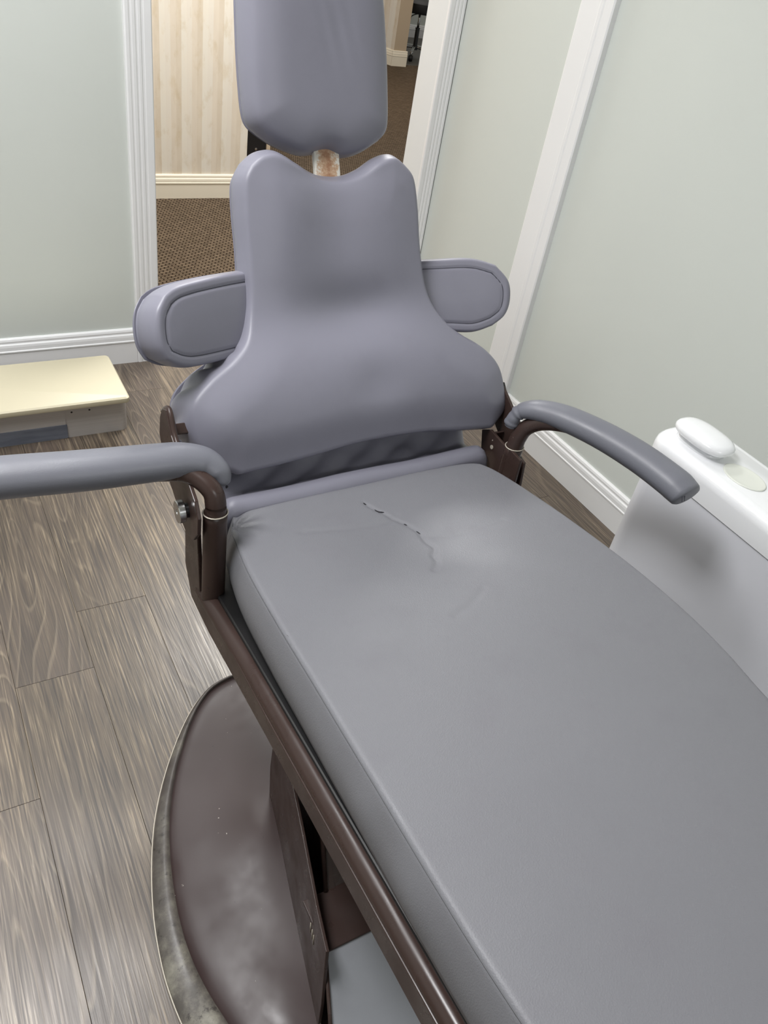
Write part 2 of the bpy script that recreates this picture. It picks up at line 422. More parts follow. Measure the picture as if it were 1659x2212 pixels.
# hall
struct(box('wall_hall', 0.25, 1.552, HY, HY+0.12, -0.02, CZ, M['paper']), 'hall wall in pale striped mottled wallpaper')
wallbox('wall_hall_left', 0.13, 0.25, 2.513, HY+0.12, -0.02, CZ, m='hall_paint')
wallbox('wall_hall_right', WX+0.1, 2.2, 2.40, 2.513, -0.02, CZ, m='hall_paint')
# far wall end beside the back room: wallpapered side, painted end
prism('wall_far', [(4.46, 7.9), (4.25, 7.9), (4.25, 8.6), (4.46, 8.6)], (0, 0, -0.02), (1, 0, 0), (0, 1, 0), CZ+0.02, M['hall_paint'])['kind'] = 'structure'
wf = struct(prism('wall_far', [(4.315, 8.10), (4.467, 7.632), (4.475, 7.640), (4.325, 8.108)], (0, 0, -0.02), (1, 0, 0), (0, 1, 0), CZ+0.02, M['paper']), 'wallpapered face of the far hall wall')
struct(prism('wall_far', [(4.467, 7.632), (4.607, 7.633), (4.607, 8.6), (4.46, 8.6), (4.46, 7.9)], (0, 0, -0.02), (1, 0, 0), (0, 1, 0), CZ+0.02, M['hall_paint']), 'plain beige end of the far hall wall')
wallbox('wall_far_room', 4.2, 7.4, 9.45, 9.55, -0.02, CZ, m='wall')
wallbox('wall_far_room', 7.3, 7.4, 2.5, 9.5, -0.02, CZ, m='wall')
wallbox('wall_far_left', 1.7, 4.3, 8.6, 8.7, -0.02, CZ, m='hall_paint')
# dark opening at the end of the hall wall
d2 = struct(box('door_2', 1.556, 1.654, HY+0.004, HY+0.045, 0.0, 2.02, M['black'], None, 0.003), 'black door edge at the end of the hall wall')
lathe('hinge_screw', [(0.0, 0), (0.006, 0), (0.006, 0.003), (0.0, 0.004)], M['alum'], d2, (1.600, HY+0.004, 0.235), 12, (0, -1, 0))
struct(box('trim_4', 1.656, 1.676, HY+0.002, HY+0.07, 0.0, 2.05, M['hall_paint']), 'narrow grey jamb beside the black door edge')

# baseboards (out, up)
bprof = [(0, 0), (0.0150, 0), (0.0150, 0.074), (0.0175, 0.0755), (0.0175, 0.079), (0.0150, 0.081), (0.0148, 0.092), (0.0135, 0.0985),
         (0.0100, 0.102), (0.0098, 0.105), (0.0105, 0.109), (0.0085, 0.115), (0.0045, 0.118), (0, 0.118)]
def baseboard(name, s, e, out, m='white', k=1.0, label=None):
    o = profile_bar(name, [(a, b*k) for a, b in bprof], s, e, out, (0, 0, 1), M[m]); struct(o, label); return o
baseboard('baseboard_back', (XL, WY, 0), (0.585, WY, 0), (0, -1, 0))
baseboard('baseboard_right', (WX, YB, 0), (WX, 1.722, 0), (-1, 0, 0))
baseboard('baseboard_right', (WX, 1.862, 0), (WX, WY, 0), (-1, 0, 0), label='short baseboard between the corner and the right casing')
baseboard('baseboard_hall', (0.25, HY, 0), (1.552, HY, 0), (0, -1, 0), 'cream_trim', 0.96)
# far corner baseboards
baseboard('baseboard_far', (4.3165, 8.10, 0), (4.467, 7.632, 0), (-0.952, -0.306, 0), 'cream_trim', 1.15)
baseboard('baseboard_far', (4.452, 7.632, 0), (4.622, 7.633, 0), (0, -1, 0), 'cream_trim', 1.15)
baseboard('baseboard_far_room', (4.4, 9.45, 0), (7.3, 9.45, 0), (0, -1, 0), 'white', 1.1)

# door casings: fluted
def flutes(w):   # (across, out)
    return [(0, 0), (0, 0.010), (0.003, 0.0125), (w*0.28, 0.0132), (w*0.32, 0.0122), (w*0.38, 0.0124), (w*0.42, 0.0142), (w*0.50, 0.0145),
            (w*0.54, 0.0136), (w*0.58, 0.0137), (w*0.62, 0.0154), (w*0.72, 0.016), (w*0.76, 0.0151), (w*0.80, 0.0152), (w*0.84, 0.0168), (w*0.95, 0.0172), (w, 0.014), (w, 0)]
def casing(name, base, across, out, wd, h, label, z0=0.0):
    pr = flutes(wd); a, o_ = Vector(across), Vector(out); bm = bmesh.new(); rings = []
    for z in (z0, h): rings.append([bm.verts.new(Vector(base)+a*p+o_*q+Vector((0, 0, z))) for p, q in pr])
    n = len(pr)
    for i in range(n): bm.faces.new((rings[0][i], rings[0][(i+1) % n], rings[1][(i+1) % n], rings[1][i]))
    bm.faces.new(rings[0]); bm.faces.new(rings[1][::-1])
    return struct(from_bm(name, bm, M['white']), label)
casing('trim_1', (0.660, WY, 0), (-1, 0, 0), (0, -1, 0), 0.074, 2.11, 'white fluted casing left of the doorway')
casing('trim_2', (1.570, WY, 0), (1, 0, 0), (0, -1, 0), 0.056, 2.11, 'white fluted casing right of the doorway')
# doorway lining (jambs)
dj = struct(box('door_1', OX1-0.006, OX1, WY, 2.512, 0, 2.06, M['jamb']), 'warm white lining of the doorway')
box('jamb', OX0, OX0+0.006, WY, 2.512, 0, 2.06, M['jamb'], dj)
box('head_jamb', OX0, OX1, WY, 2.512, 2.054, 2.06, M['jamb'], dj)
box('threshold', OX0, OX1, 2.44, 2.515, 0.0005, 0.004, M['brown'], dj)
# casing on the right wall
bm = bmesh.new()
pr = [(0, 0), (0, 0.016), (0.004, 0.019), (0.028, 0.0195), (0.031, 0.0165), (0.036, 0.0165), (0.040, 0.0185), (0.050, 0.019), (0.054, 0.0165), (0.124, 0.0155), (0.129, 0.013), (0.130, 0)]
rr = []
for z in (0, 2.11): rr.append([bm.verts.new(Vector((WX-q, 1.724+p, z))) for p, q in pr])
for i in range(len(pr)): bm.faces.new((rr[0][i], rr[0][(i+1) % len(pr)], rr[1][(i+1) % len(pr)], rr[1][i]))
bm.faces.new(rr[0]); bm.faces.new(rr[1][::-1])
struct(from_bm('trim_3', bm, M['white']), 'wide white casing on the right wall')

# ================================================================== DENTAL CHAIR
chair = thing('dental_chair', 'old grey vinyl dental chair with brown metal frame and cracked seat', 'dental chair', (0.624, 0.49, 0))
SX = 0.6255; KT = 0.13
nrm = np.array([0, KT, 1.0]); nrm /= np.linalg.norm(nrm)
fwd = np.array([0, -1.0, KT]); fwd /= np.linalg.norm(fwd)
crease = catmull([(-0.030, 0.05), (-0.020, 0.075), (-0.012, 0.088), (0.000, 0.115), (0.008, 0.130), (0.016, 0.158), (0.012, 0.185), (0.016, 0.205), (0.002, 0.222), (-0.002, 0.240), (-0.022, 0.262)], 5)
crease2 = catmull([(-0.17, 0.10), (-0.10, 0.112), (-0.03, 0.112), (0.005, 0.10)], 6)
crease3 = catmull([(0.012, 0.165), (0.07, 0.19), (0.16, 0.19)], 6)
crease4 = catmull([(0.0, 0.235), (0.03, 0.26), (0.10, 0.31), (0.18, 0.40)], 6)
crease5 = catmull([(-0.06, 0.375), (-0.02, 0.36), (0.02, 0.335)], 5)
def seat_rel(u, v, d):
    pts = np.stack([u, v], 1)
    h = 0.012*(1-(u/0.30)**2)*np.clip((v-0.25)/0.4, 0, 1)
    h = h-0.008*gauss(u, -0.005, 0.10)*gauss(v, 0.15, 0.13)
    h = h-0.003*gauss(u, 0.03, 0.07)*gauss(v, 0.23, 0.10)
    h = h+0.004*gauss(u, -0.15, 0.08)*gauss(v, 0.22, 0.14)+0.003*gauss(u, 0.15, 0.09)*gauss(v, 0.20, 0.14)
    for cr, a, s_ in ((crease, 0.0024, 0.0034), (crease2, 0.0014, 0.006), (crease3, 0.0007, 0.007), (crease4, 0.0012, 0.028), (crease5, 0.0009, 0.004)):
        dd = seg_dist(pts, cr); h = h-a*np.exp(-(dd/s_)**2)
    # puckers radiating from the rear left corner
    du, dv = u+0.262, v-0.03; rr_ = np.hypot(du, dv)+1e-6; an = np.arctan2(dv, du)
    h = h+0.0035*np.sin(an*9)*np.exp(-(rr_/0.045)**2)
    h = h-0.010*np.exp(-(rr_/0.035)**2)
    # front drops beyond the knee
    h = h-0.16*np.clip(v-0.95, 0, 1)**1.3
    return h
bot = [(-0.252, 0.004), (-0.20, 0.000), (0, -0.012), (0.2, -0.012), (0.250, 0.002)]
rgt = [(0.250, 0.002), (0.264, 0.04), (0.275, 0.12), (0.284, 0.24), (0.286, 0.38), (0.276, 0.50), (0.258, 0.59), (0.228, 0.70), (0.20, 0.90), (0.18, 1.20)]
top = [(-0.260, 1.20), (-0.18, 1.27), (-0.04, 1.29), (0.10, 1.27), (0.18, 1.20)]
lft = [(-0.252, 0.004), (-0.270, 0.05), (-0.286, 0.15), (-0.293, 0.28), (-0.296, 0.40), (-0.300, 0.55), (-0.305, 0.80), (-0.295, 1.0), (-0.260, 1.20)]
sf = ((SX, 0.95, 0.520), (1, 0, 0), fwd, nrm)
seat, sloop, sfr = pad('seat_cushion', (bot, rgt, top, lft), sf, 0.092, 0.009, seat_rel, M['seat'], chair, 170, 300, bulge=0.008, nside=8, rear_in=-0.004,
    wrinkle=lambda a, q, p: 0.0022*np.sin(a*38+2.2*np.sin(a*11))*math.sin(PI*q)*np.clip(np.sin(a*5.3), 0, 1))
tube('seam', loop3(sloop, sfr, seat_rel, 0.0022, -0.0040), 0.0009, M['seat_seam'], seat, 5, up=nrm, closed=True)
def seat_pt(u, v, lift=0.0):
    h = seat_rel(np.array([u]), np.array([v]), np.array([0.1]))[0]+lift
    return np.array(sf[0])+u*np.array(sf[1])+v*fwd+h*nrm
# torn slits along the crease
tears = [[(-0.031, 0.047), (-0.028, 0.053)], [(-0.021, 0.070), (-0.018, 0.078), (-0.010, 0.084)], [(0.006, 0.124), (0.009, 0.130)], [(0.015, 0.150), (0.017, 0.160)]]
for tr in tears:
    P = catmull([seat_pt(u, v, 0.0004) for u, v in tr], 6); n_ = len(P)
    rr_ = 0.0003+0.0016*np.sin(np.linspace(0, PI, n_))*(1 if len(tr) > 2 else 0.6)
    o = tube('tear', P, np.stack([rr_, rr_*0.5], 1), M['foam'], seat, 8)
scuffs = [(-0.290, 0.235), (-0.294, 0.315), (-0.294, 0.350), (-0.295, 0.385), (-0.2955, 0.415), (-0.297, 0.46)]
for u, v in scuffs:
    a = seat_pt(u+0.005, v, -0.0012); P = np.array([a, a+fwd*0.003+np.array([0.0008, 0, 0]), a+fwd*0.007]); rr_ = np.array([0.0003, 0.0009, 0.0003])
    tube('tear', P, np.stack([rr_, rr_*0.5], 1), M['foam'], seat, 6)

# rear roll and skirt between seat and back
ys = []
NU, NV = 90, 26; V = []; Fc = []
prof = catmull([(0.955, 0.470), (0.953, 0.505), (0.958, 0.5195), (0.967, 0.5245), (0.978, 0.5215), (0.990, 0.510), (1.010, 0.499), (1.045, 0.512), (1.075, 0.545), (1.10, 0.60)], 6)
prof = resample(prof, NV+1)
for j in range(NV+1):
    for i in range(NU+1):
        s_ = i/NU; x = 0.366+(0.905-0.366)*s_; y, z_ = prof[j]
        q = j/NV
        wr = 0.005*math.sin(x*38+y*60)*math.sin(x*17+1)+0.004*math.sin(x*71-y*130)
        wr *= max(0, min(1, (q-0.30)*5))*max(0, min(1, (1-q)*4))
        y += 0.020*(s_-0.2)*(1-q*0.5)
        edge = min(s_, 1-s_)*NU
        if edge < 3: z_ -= (3-edge)**2*0.0016
        V.append((x, y, z_+wr+0.002*math.sin(x*23)*(1-q)))
for j in range(NV):
    for i in range(NU): a = j*(NU+1)+i; Fc.append((a, a+1, a+NU+2, a+NU+1))
skirt = from_pd('back_skirt', V, Fc, M['back'], chair)
md = skirt.modifiers.new('s', 'SOLIDIFY'); md.thickness = 0.006; md.offset = -1

# backrest
BU = 0.638
bd = np.array([0, 0.4116, 0.9113]); bn = np.array([0, -0.9113, 0.4116])
bf = ((BU, 1.065, 0.562), (1, 0, 0), bd, bn)
def back_rel(u, v, d):
    lower = 1/(1+np.exp((v-0.175)/0.028))
    h = 0.024+0.044*lower                                   # front edge height
    dome = np.clip(d/0.075, 0, 1); dome = np.sin(dome*PI/2)
    h = h+0.020*dome*gauss(v, 0.06, 0.11)                    # lumbar belly
    h = h+0.008*dome*gauss(v, 0.36, 0.15)
    h = h-0.020*gauss(u, 0.02, 0.10)*gauss(v, 0.215, 0.045)  # waist dip
    h = h-0.010*gauss(u, 0.0, 0.055)*gauss(v, 0.40, 0.13)    # shallow channel up the spine
    h = h+0.006*gauss(u, -0.095, 0.05)*gauss(v, 0.37, 0.12)
    h = h-0.006*gauss(u, 0.03, 0.05)*gauss(v, 0.09, 0.04)
    h = h-0.010*gauss(v, 0.44, 0.02)*gauss(u, 0, 0.06)
    return h
bb = [(-0.235, -0.034), (-0.12, -0.026), (0.0, -0.014), (0.12, -0.014), (0.20, -0.022), (0.285, -0.030)]
br = [(0.285, -0.030), (0.318, 0.006), (0.316, 0.050), (0.304, 0.092), (0.275, 0.125), (0.235, 0.150), (0.205, 0.175), (0.180, 0.215), (0.168, 0.262), (0.163, 0.32), (0.162, 0.38), (0.156, 0.43), (0.138, 0.452)]
bt = [(-0.150, 0.448), (-0.128, 0.463), (-0.100, 0.466), (-0.065, 0.450), (-0.03, 0.434), (0.0, 0.429), (0.03, 0.430), (0.06, 0.440), (0.09, 0.457), (0.118, 0.464), (0.138, 0.452)]
bl = [(-0.235, -0.034), (-0.290, 0.000), (-0.311, 0.045), (-0.305, 0.092), (-0.272, 0.124), (-0.225, 0.152), (-0.195, 0.180), (-0.180, 0.22), (-0.172, 0.262), (-0.168, 0.32), (-0.167, 0.38), (-0.163, 0.425), (-0.150, 0.448)]
back, bloop, bfr = pad('backrest_cushion', (bb, br, bt, bl), bf, 0.042, 0.009, back_rel, M['back'], chair, 110, 150, bulge=0.010, nside=7, rear_in=0.012,
    wrinkle=lambda a, q, p: 0.0042*np.sin(p[:, 1]*210+2.5*np.sin(p[:, 1]*40)+6*q)*math.sin(PI*q)**0.7*np.where((p[:, 0] < -0.17) & (p[:, 1] < 0.17), 1.0, 0.0))
Lp = loop3(bloop, bfr, back_rel, 0.006, -0.0065)
tube('piping', Lp, 0.0022, M['back'], back, 6, up=bn, closed=True)
# rear shell of the backrest, brown metal
shell, _, _ = pad('back_shell', ([(a*0.93, b+0.012) for a, b in bb], [(a*0.93, b) for a, b in br[:-1]]+[(0.128, 0.438)], [(-0.138, 0.434)]+[(a*0.9, b-0.015) for a, b in bt[1:-1]]+[(0.128, 0.438)], [(bb[0][0]*0.93, bb[0][1]+0.012)]+[(a*0.93, b) for a, b in bl[1:-1]]+[(-0.138, 0.434)]),
    ((BU, 1.065+0.0435*0.9113, 0.562-0.0435*0.4116), (1, 0, 0), bd, bn), 0.016, 0.003, lambda u, v, d: 0*u, M['brown'], chair, 30, 40, bulge=0)

# side wings
def wing(side, pts4, off, tilt_, label=None):
    c0 = np.array(bf[0])+np.array([side*0.15, 0, 0])+bn*off
    ux = np.array([math.cos(tilt_), 0, 0])+bn*math.sin(tilt_)*side
    n = np.cross(ux, bd); n /= np.linalg.norm(n)
    rel = lambda u, v, d: 0.004*np.sin(np.clip(d/0.06, 0, 1)*PI/2)-0.002*np.exp(-((d-0.016)/0.0022)**2)
    o, lp, fr = pad('side_wing', pts4, (c0, ux, bd, n), 0.055 if side < 0 else 0.045, 0.005, rel, M['back'], chair, 56, 50, bulge=0.003, nside=5, rear_in=0.006)
    L3 = loop3(lp, fr, rel, 0.016, 0.0002)
    tube('seam', L3, 0.0009, M['seam'], o, 5, up=bn, closed=True)
    return o
wing(-1, ([(-0.206, 0.167), (-0.175, 0.154), (-0.13, 0.151), (0.02, 0.160)], [(0.02, 0.160), (0.03, 0.20), (0.03, 0.25), (0.02, 0.291)],
          [(-0.196, 0.260), (-0.165, 0.273), (-0.08, 0.284), (0.02, 0.291)], [(-0.206, 0.167), (-0.2175, 0.188), (-0.219, 0.215), (-0.212, 0.240), (-0.196, 0.260)]), 0.0, math.radians(26))
wing(1, ([(-0.02, 0.162), (0.07, 0.160), (0.13, 0.155), (0.170, 0.164)], [(0.170, 0.164), (0.195, 0.182), (0.206, 0.210), (0.203, 0.245), (0.178, 0.275)],
         [(-0.02, 0.292), (0.06, 0.291), (0.13, 0.289), (0.178, 0.275)], [(-0.02, 0.162), (-0.03, 0.20), (-0.03, 0.25), (-0.02, 0.292)]), -0.020, math.radians(20))

# headrest
hd = np.array([0, 0.316, 0.949]); hn = np.array([0, -0.949, 0.316])
hf = ((0.634, 1.275, 0.990), (1, 0, 0), hd, hn)
def head_rel(u, v, d):
    h = 0.010+0.020*(1-(1-np.clip(d/0.075, 0, 1))**3)
    h = h-0.0010*gauss(u, 0.018, 0.03)*gauss(v, 0.17, 0.05)
    h = h+0.0005*np.sin(u*230+70*v)*gauss(u, 0.02, 0.035)*gauss(v, 0.17, 0.045)
    h = h-0.012*gauss(u, 0.012, 0.022)*gauss(v, 0.0, 0.012)
    return h
hb = [(-0.104, 0.024), (-0.075, 0.008), (-0.035, -0.004), (0.005, -0.001), (0.04, -0.007), (0.075, 0.000), (0.113, 0.020)]
hr = [(0.113, 0.020), (0.126, 0.040), (0.127, 0.10), (0.1235, 0.18), (0.117, 0.24), (0.10, 0.30), (0.085, 0.325)]
ht = [(-0.085, 0.325), (-0.04, 0.335), (0.04, 0.335), (0.085, 0.325)]
hl = [(-0.104, 0.024), (-0.122, 0.045), (-0.126, 0.10), (-0.1245, 0.18), (-0.120, 0.24), (-0.105, 0.30), (-0.085, 0.325)]
head, hloop, hfr = pad('headrest', (hb, hr, ht, hl), hf, 0.045, 0.012, head_rel, M['back'], chair, 60, 80, bulge=0.006, nside=5, rear_in=0.008)
# headrest bracket bar
bc = np.array([0.645, 1.249, 0.955])
prism('headrest_bracket', [(-0.024, -0.10), (0.024, -0.10), (0.024, 0.036), (0.017, 0.044), (-0.017, 0.044), (-0.024, 0.036)], tuple(np.array([0.644, 1.276, 0.964])), (1, 0, 0), tuple(bd), 0.010, M['rusty'], chair, 0.002)
prism('headrest_bar', [(-0.018, 0.02), (0.018, 0.02), (0.018, 0.30), (-0.018, 0.30)], tuple(np.array([0.644, 1.315, 0.985])), (1, 0, 0), tuple(hd), 0.008, M['chrome'], chair, 0.002)

# side rails
def rail(sx):
    s_ = -1 if sx < SX else 1
    P = []
    for y in (0.905, 0.885, 0.86, 0.62, 0.33, 0.1, -0.1, -0.25): P.append((sx+(-0.004 if y > 0.8 else 0)*s_*-1, y, 0.405+0.13*(0.9-y)))
    P = catmull(P, 5)
    o = tube('side_rail', P, 0.0155, M['brown'], chair, 16)
    # outer flange under the tube
    zl = lambda y: 0.405+0.13*(0.9-y)
    pts = [(0.965, zl(0.95)+0.150), (0.905, zl(0.905)+0.130), (0.888, zl(0.888)+0.01), (0.60, zl(0.60)-0.002), (-0.25, zl(-0.25)-0.002), (-0.25, zl(-0.25)-0.045), (0.60, zl(0.60)-0.040), (0.84, zl(0.84)-0.045), (0.93, zl(0.93)-0.035), (0.965, zl(0.96)+0.02)]
    xx = sx-0.017 if s_ < 0 else sx+0.010
    prism('rail_flange', pts, (xx, 0, 0), (0, 1, 0), (0, 0, 1), 0.007, M['brown'], o, 0.0015)
    return o
rail(0.318); rail(0.933)
# rear cross bar and under-seat pan; pan's black stands in for shadow beside the rail
prism('seat_pan', [(0.955, 0.385), (0.955, 0.418), (-0.10, 0.555), (-0.10, 0.52)], (0.320, 0, 0), (0, 1, 0), (0, 0, 1), 0.60, M['black'], chair, 0.003)

# arm posts
def post(x, y, z0, z1):
    o = tube('arm_post', catmull([(x, y, z0), (x, y, (z0+z1)/2), (x, y, z1)], 5), np.array([[0.0185, 0.0165]]*11), M['brown'], chair, 20, up=(0, 1, 0))
    n = 20; ring = [(x+0.0187*math.cos(a), y+0.0167*math.sin(a), z1+0.001) for a in np.linspace(0, 2*PI, n, endpoint=False)]
    tube('socket_rim', np.array(ring), 0.0011, M['chipped'], o, 6, closed=True)
    return o
post(0.318, 0.872, 0.41, 0.592)
post(0.934, 0.932, 0.41, 0.557)
# arms: brown tube and vinyl pad
tube('arm_tube', catmull([(0.318, 0.872, 0.575), (0.319, 0.874, 0.605), (0.315, 0.884, 0.627), (0.295, 0.908, 0.640), (0.26, 0.923, 0.643), (0.15, 0.942, 0.643), (-0.02, 0.962, 0.642)], 7), np.linspace(0.0165, 0.013, 43), M['brown'], chair, 16)
Pl = catmull([(0.3385, 0.893, 0.622), (0.335, 0.906, 0.638), (0.318, 0.922, 0.649), (0.288, 0.930, 0.654), (0.24, 0.934, 0.655), (0.15, 0.942, 0.655), (0.05, 0.955, 0.655), (-0.04, 0.966, 0.653), (-0.062, 0.969, 0.650)], 8)
tt = np.linspace(0, 1, len(Pl))
ra = np.interp(tt, [0, 0.03, 0.12, 0.25, 0.40, 0.62, 0.85, 0.96, 1.0], [0.003, 0.010, 0.0185, 0.0255, 0.030, 0.0325, 0.034, 0.026, 0.004])
rb = np.interp(tt, [0, 0.03, 0.12, 0.25, 0.40, 0.62, 0.85, 0.96, 1.0], [0.004, 0.009, 0.0155, 0.0210, 0.025, 0.0275, 0.028, 0.023, 0.004])
lpad = tube('arm_pad', Pl, np.stack([ra, rb], 1), M['arm'], chair, 28)
for a_, b_ in (((0.3490, 0.9115, 0.640), (0.3440, 0.9225, 0.6450)), ((0.342, 0.889, 0.6245), (0.3395, 0.8885, 0.6205))):
    P = catmull([a_, tuple((np.array(a_)+np.array(b_))/2+np.array((0.0005, 0.0005, 0.0005))), b_], 5); rr_ = 0.0003+0.0018*np.sin(np.linspace(0, PI, len(P)))
    tube('tear', P, rr_, M['foam'], lpad, 6)
tube('arm_tube', catmull([(0.934, 0.932, 0.545), (0.936, 0.931, 0.578), (0.944, 0.924, 0.605), (0.962, 0.902, 0.625), (0.99, 0.862, 0.636), (1.02, 0.795, 0.637), (1.043, 0.71, 0.636)], 7), np.linspace(0.0165, 0.012, 43), M['brown'], chair, 16)
Pr = catmull([(0.925, 0.950, 0.592), (0.928, 0.950, 0.612), (0.938, 0.943, 0.630), (0.958, 0.920, 0.641), (0.986, 0.880, 0.645), (1.017, 0.812, 0.646), (1.040, 0.738, 0.644), (1.052, 0.668, 0.640), (1.055, 0.640, 0.636), (1.056, 0.628, 0.633)], 8)
tt = np.linspace(0, 1, len(Pr))
ra = np.interp(tt, [0, 0.04, 0.20, 0.32, 0.45, 0.65, 0.82, 0.93, 0.98, 1.0], [0.009, 0.0135, 0.0165, 0.023, 0.0285, 0.032, 0.033, 0.031, 0.027, 0.017])
rb = np.interp(tt, [0, 0.04, 0.20, 0.32, 0.45, 0.65, 0.82, 0.93, 0.98, 1.0], [0.008, 0.0115, 0.0140, 0.019, 0.0230, 0.0255, 0.026, 0.024, 0.020, 0.011])
wig = 0.0014*np.sin(tt*95+3*np.sin(tt*31))*(tt < 0.20)
rpad = tube('arm_pad', Pr, np.stack([ra+wig, rb+wig], 1), M['arm'], chair, 28)
for dx_ in (-0.002, 0.004): tube('seam', catmull([(1.040+dx_, 0.640, 0.6525), (1.037+dx_, 0.628, 0.646), (1.036+dx_, 0.621, 0.634)], 5), 0.0008, M['seam'], rpad, 5)

# back hinge plates and knob
def plate(pts, x, th, name='hinge_plate'):
    return prism(name, pts, (x, 0, 0), (0, 1, 0), (0, 0, 1), th, M['brown'], chair, 0.0012)
XP = 0.286
lp_ = plate([(1.043, 0.66), (1.048, 0.625), (1.03, 0.598), (0.996, 0.566), (0.958, 0.550), (0.93, 0.533), (0.909, 0.529), (0.879, 0.540), (0.857, 0.570), (0.856, 0.598), (0.872, 0.620), (0.902, 0.633), (0.948, 0.645), (0.985, 0.662), (1.010, 0.692), (1.030, 0.682)], XP, 0.006)
tube('plate_flange', catmull([(XP+0.006, 1.044, 0.668), (XP+0.006, 1.012, 0.690), (XP+0.006, 0.983, 0.660), (XP+0.006, 0.945, 0.643), (XP+0.006, 0.900, 0.631)], 5), 0.0045, M['brown'], lp_, 8)
# arm connecting plate to the shell
prism('hinge_arm', [(0, 0), (0.065, 0), (0.065, 0.018), (0, 0.018)], (XP+0.006, 1.035, 0.625), (1, 0, 0), (0, 0.707, 0.707), 0.008, M['brown'], lp_, 0.002)
kb = lathe('pivot_knob', [(0.0, 0), (0.0168, 0), (0.0178, 0.001), (0.0178, 0.0095), (0.0168, 0.0105), (0.004, 0.0105), (0.003, 0.007), (0.0, 0.007)], M['alum'], chair, (XP-0.006, 0.904, 0.580), 28, (-1, 0, 0))
lathe('washer', [(0.0, 0), (0.0115, 0), (0.0115, 0.006), (0.0, 0.006)], M['black'], kb, (XP, 0.904, 0.580), 24, (-1, 0, 0))
# right side plates
rp = plate([(1.016, 0.545), (0.992, 0.560), (0.945, 0.556), (0.925, 0.558), (0.890, 0.556), (0.885, 0.42), (0.985, 0.42), (0.998, 0.49)], 0.917, 0.006)
prism('rear_web', [(0, 0), (0.030, 0), (0.030, 0.14), (0, 0.14)], (0.918, 0.985, 0.415), (1, 0, 0), (0, 0, 1), -0.005, M['brown'], rp, 0.001)
lathe('bolt_hole', [(0.0, 0), (0.0042, 0), (0.0042, 0.0012), (0.0, 0.0014)], M['chipped'], rp, (0.9168, 0.974, 0.531), 14, (-1, 0, 0))
lathe('bolt_hole', [(0.0, 0), (0.0012, 0), (0.0012, 0.001), (0.0, 0.001)], M['chipped'], rp, (0.9168, 0.977, 0.545), 10, (-1, 0, 0))
rp2 = plate([(1.05, 0.625), (1.027, 0.632), (0.955, 0.592), (0.93, 0.555), (0.93, 0.515), (0.965, 0.50), (0.99, 0.53), (1.05, 0.57)], 0.950, 0.006)
prism('hinge_arm', [(0, 0), (0.055, 0), (0.055, 0.05), (0, 0.05)], (0.915, 1.015, 0.590), (1, 0, 0), (0, 0.707, 0.707), 0.006, M['black'], rp2, 0.002)

# base: broad pan with worn rim
lo = [(0.624, 1.020), (0.52, 1.018), (0.44, 1.014), (0.392, 1.010), (0.345, 0.990), (0.292, 0.939), (0.232, 0.855), (0.186, 0.770), (0.157, 0.692), (0.136, 0.610), (0.126, 0.540), (0.124, 0.480), (0.131, 0.410), (0.148, 0.340), (0.185, 0.250), (0.24, 0.165), (0.32, 0.09), (0.43, 0.035), (0.53, 0.012), (0.624, 0.008)]
cl = catmull(lo, 5)
right = np.array([(1.248-x, y) for x, y in cl[::-1][1:-1]])
outl = np.concatenate([cl, right]); cxy = np.array([0.624, 0.53])
def rings(name, specs, m, parent, cap=False):
    n = len(outl); V = []; Fc = []
    for d0, z_ in specs:
        for p in outl:
            rv = cxy-p; L_ = np.linalg.norm(rv); wf = np.interp(p[1], [0.1, 0.4, 0.55, 0.7, 0.85, 1.0], [2.0, 1.6, 1.2, 0.9, 0.6, 0.35]); d_ = d0*wf if d0 < 0.034 else d0+0.034*(wf-1)
            q_ = p+rv/L_*min(d_, L_*0.98); ax = min(q_[0], 1.248-q_[0]); k_ = min(1, max(0, (d0-0.045)/0.04)); V.append((*q_, z_+k_*(0.010*math.exp(-((ax-0.27)/0.055)**2-((q_[1]-0.36)/0.09)**2)+0.009*math.exp(-((ax-0.33)/0.06)**2-((q_[1]-0.64)/0.07)**2))))
    for j in range(len(specs)-1):
        for i in range(n): Fc.append((j*n+i, j*n+(i+1) % n, (j+1)*n+(i+1) % n, (j+1)*n+i))
    if cap: Fc.append(tuple((len(specs)-1)*n+i for i in range(n)))
    return from_pd(name, V, Fc, m, parent)
basep = rings('base_plate', [(0.030, 0.024), (0.033, 0.0205), (0.038, 0.0185), (0.048, 0.0178), (0.056, 0.0180), (0.065, 0.0185), (0.077, 0.0195), (0.09, 0.0205), (0.105, 0.022), (0.12, 0.0235), (0.137, 0.0253), (0.155, 0.0275), (0.172, 0.0298), (0.19, 0.032), (0.21, 0.034), (0.23, 0.036), (0.28, 0.040), (0.34, 0.042)], M['base'], chair, True)
rim = rings('rim', [(0.004, 0.0), (0.0, 0.001), (0.0, 0.009), (0.0012, 0.012), (0.004, 0.0165), (0.010, 0.0215), (0.020, 0.0255), (0.027, 0.0262), (0.031, 0.0235), (0.034, 0.0195)], M['worn'], basep)
rim['label'] = 'scuffed bare metal rim'
edge_l = np.array([(*p, 0.0115) for p in outl]); tube('rim_edge', edge_l, 0.0012, M['chipped'], basep, 5, closed=True)

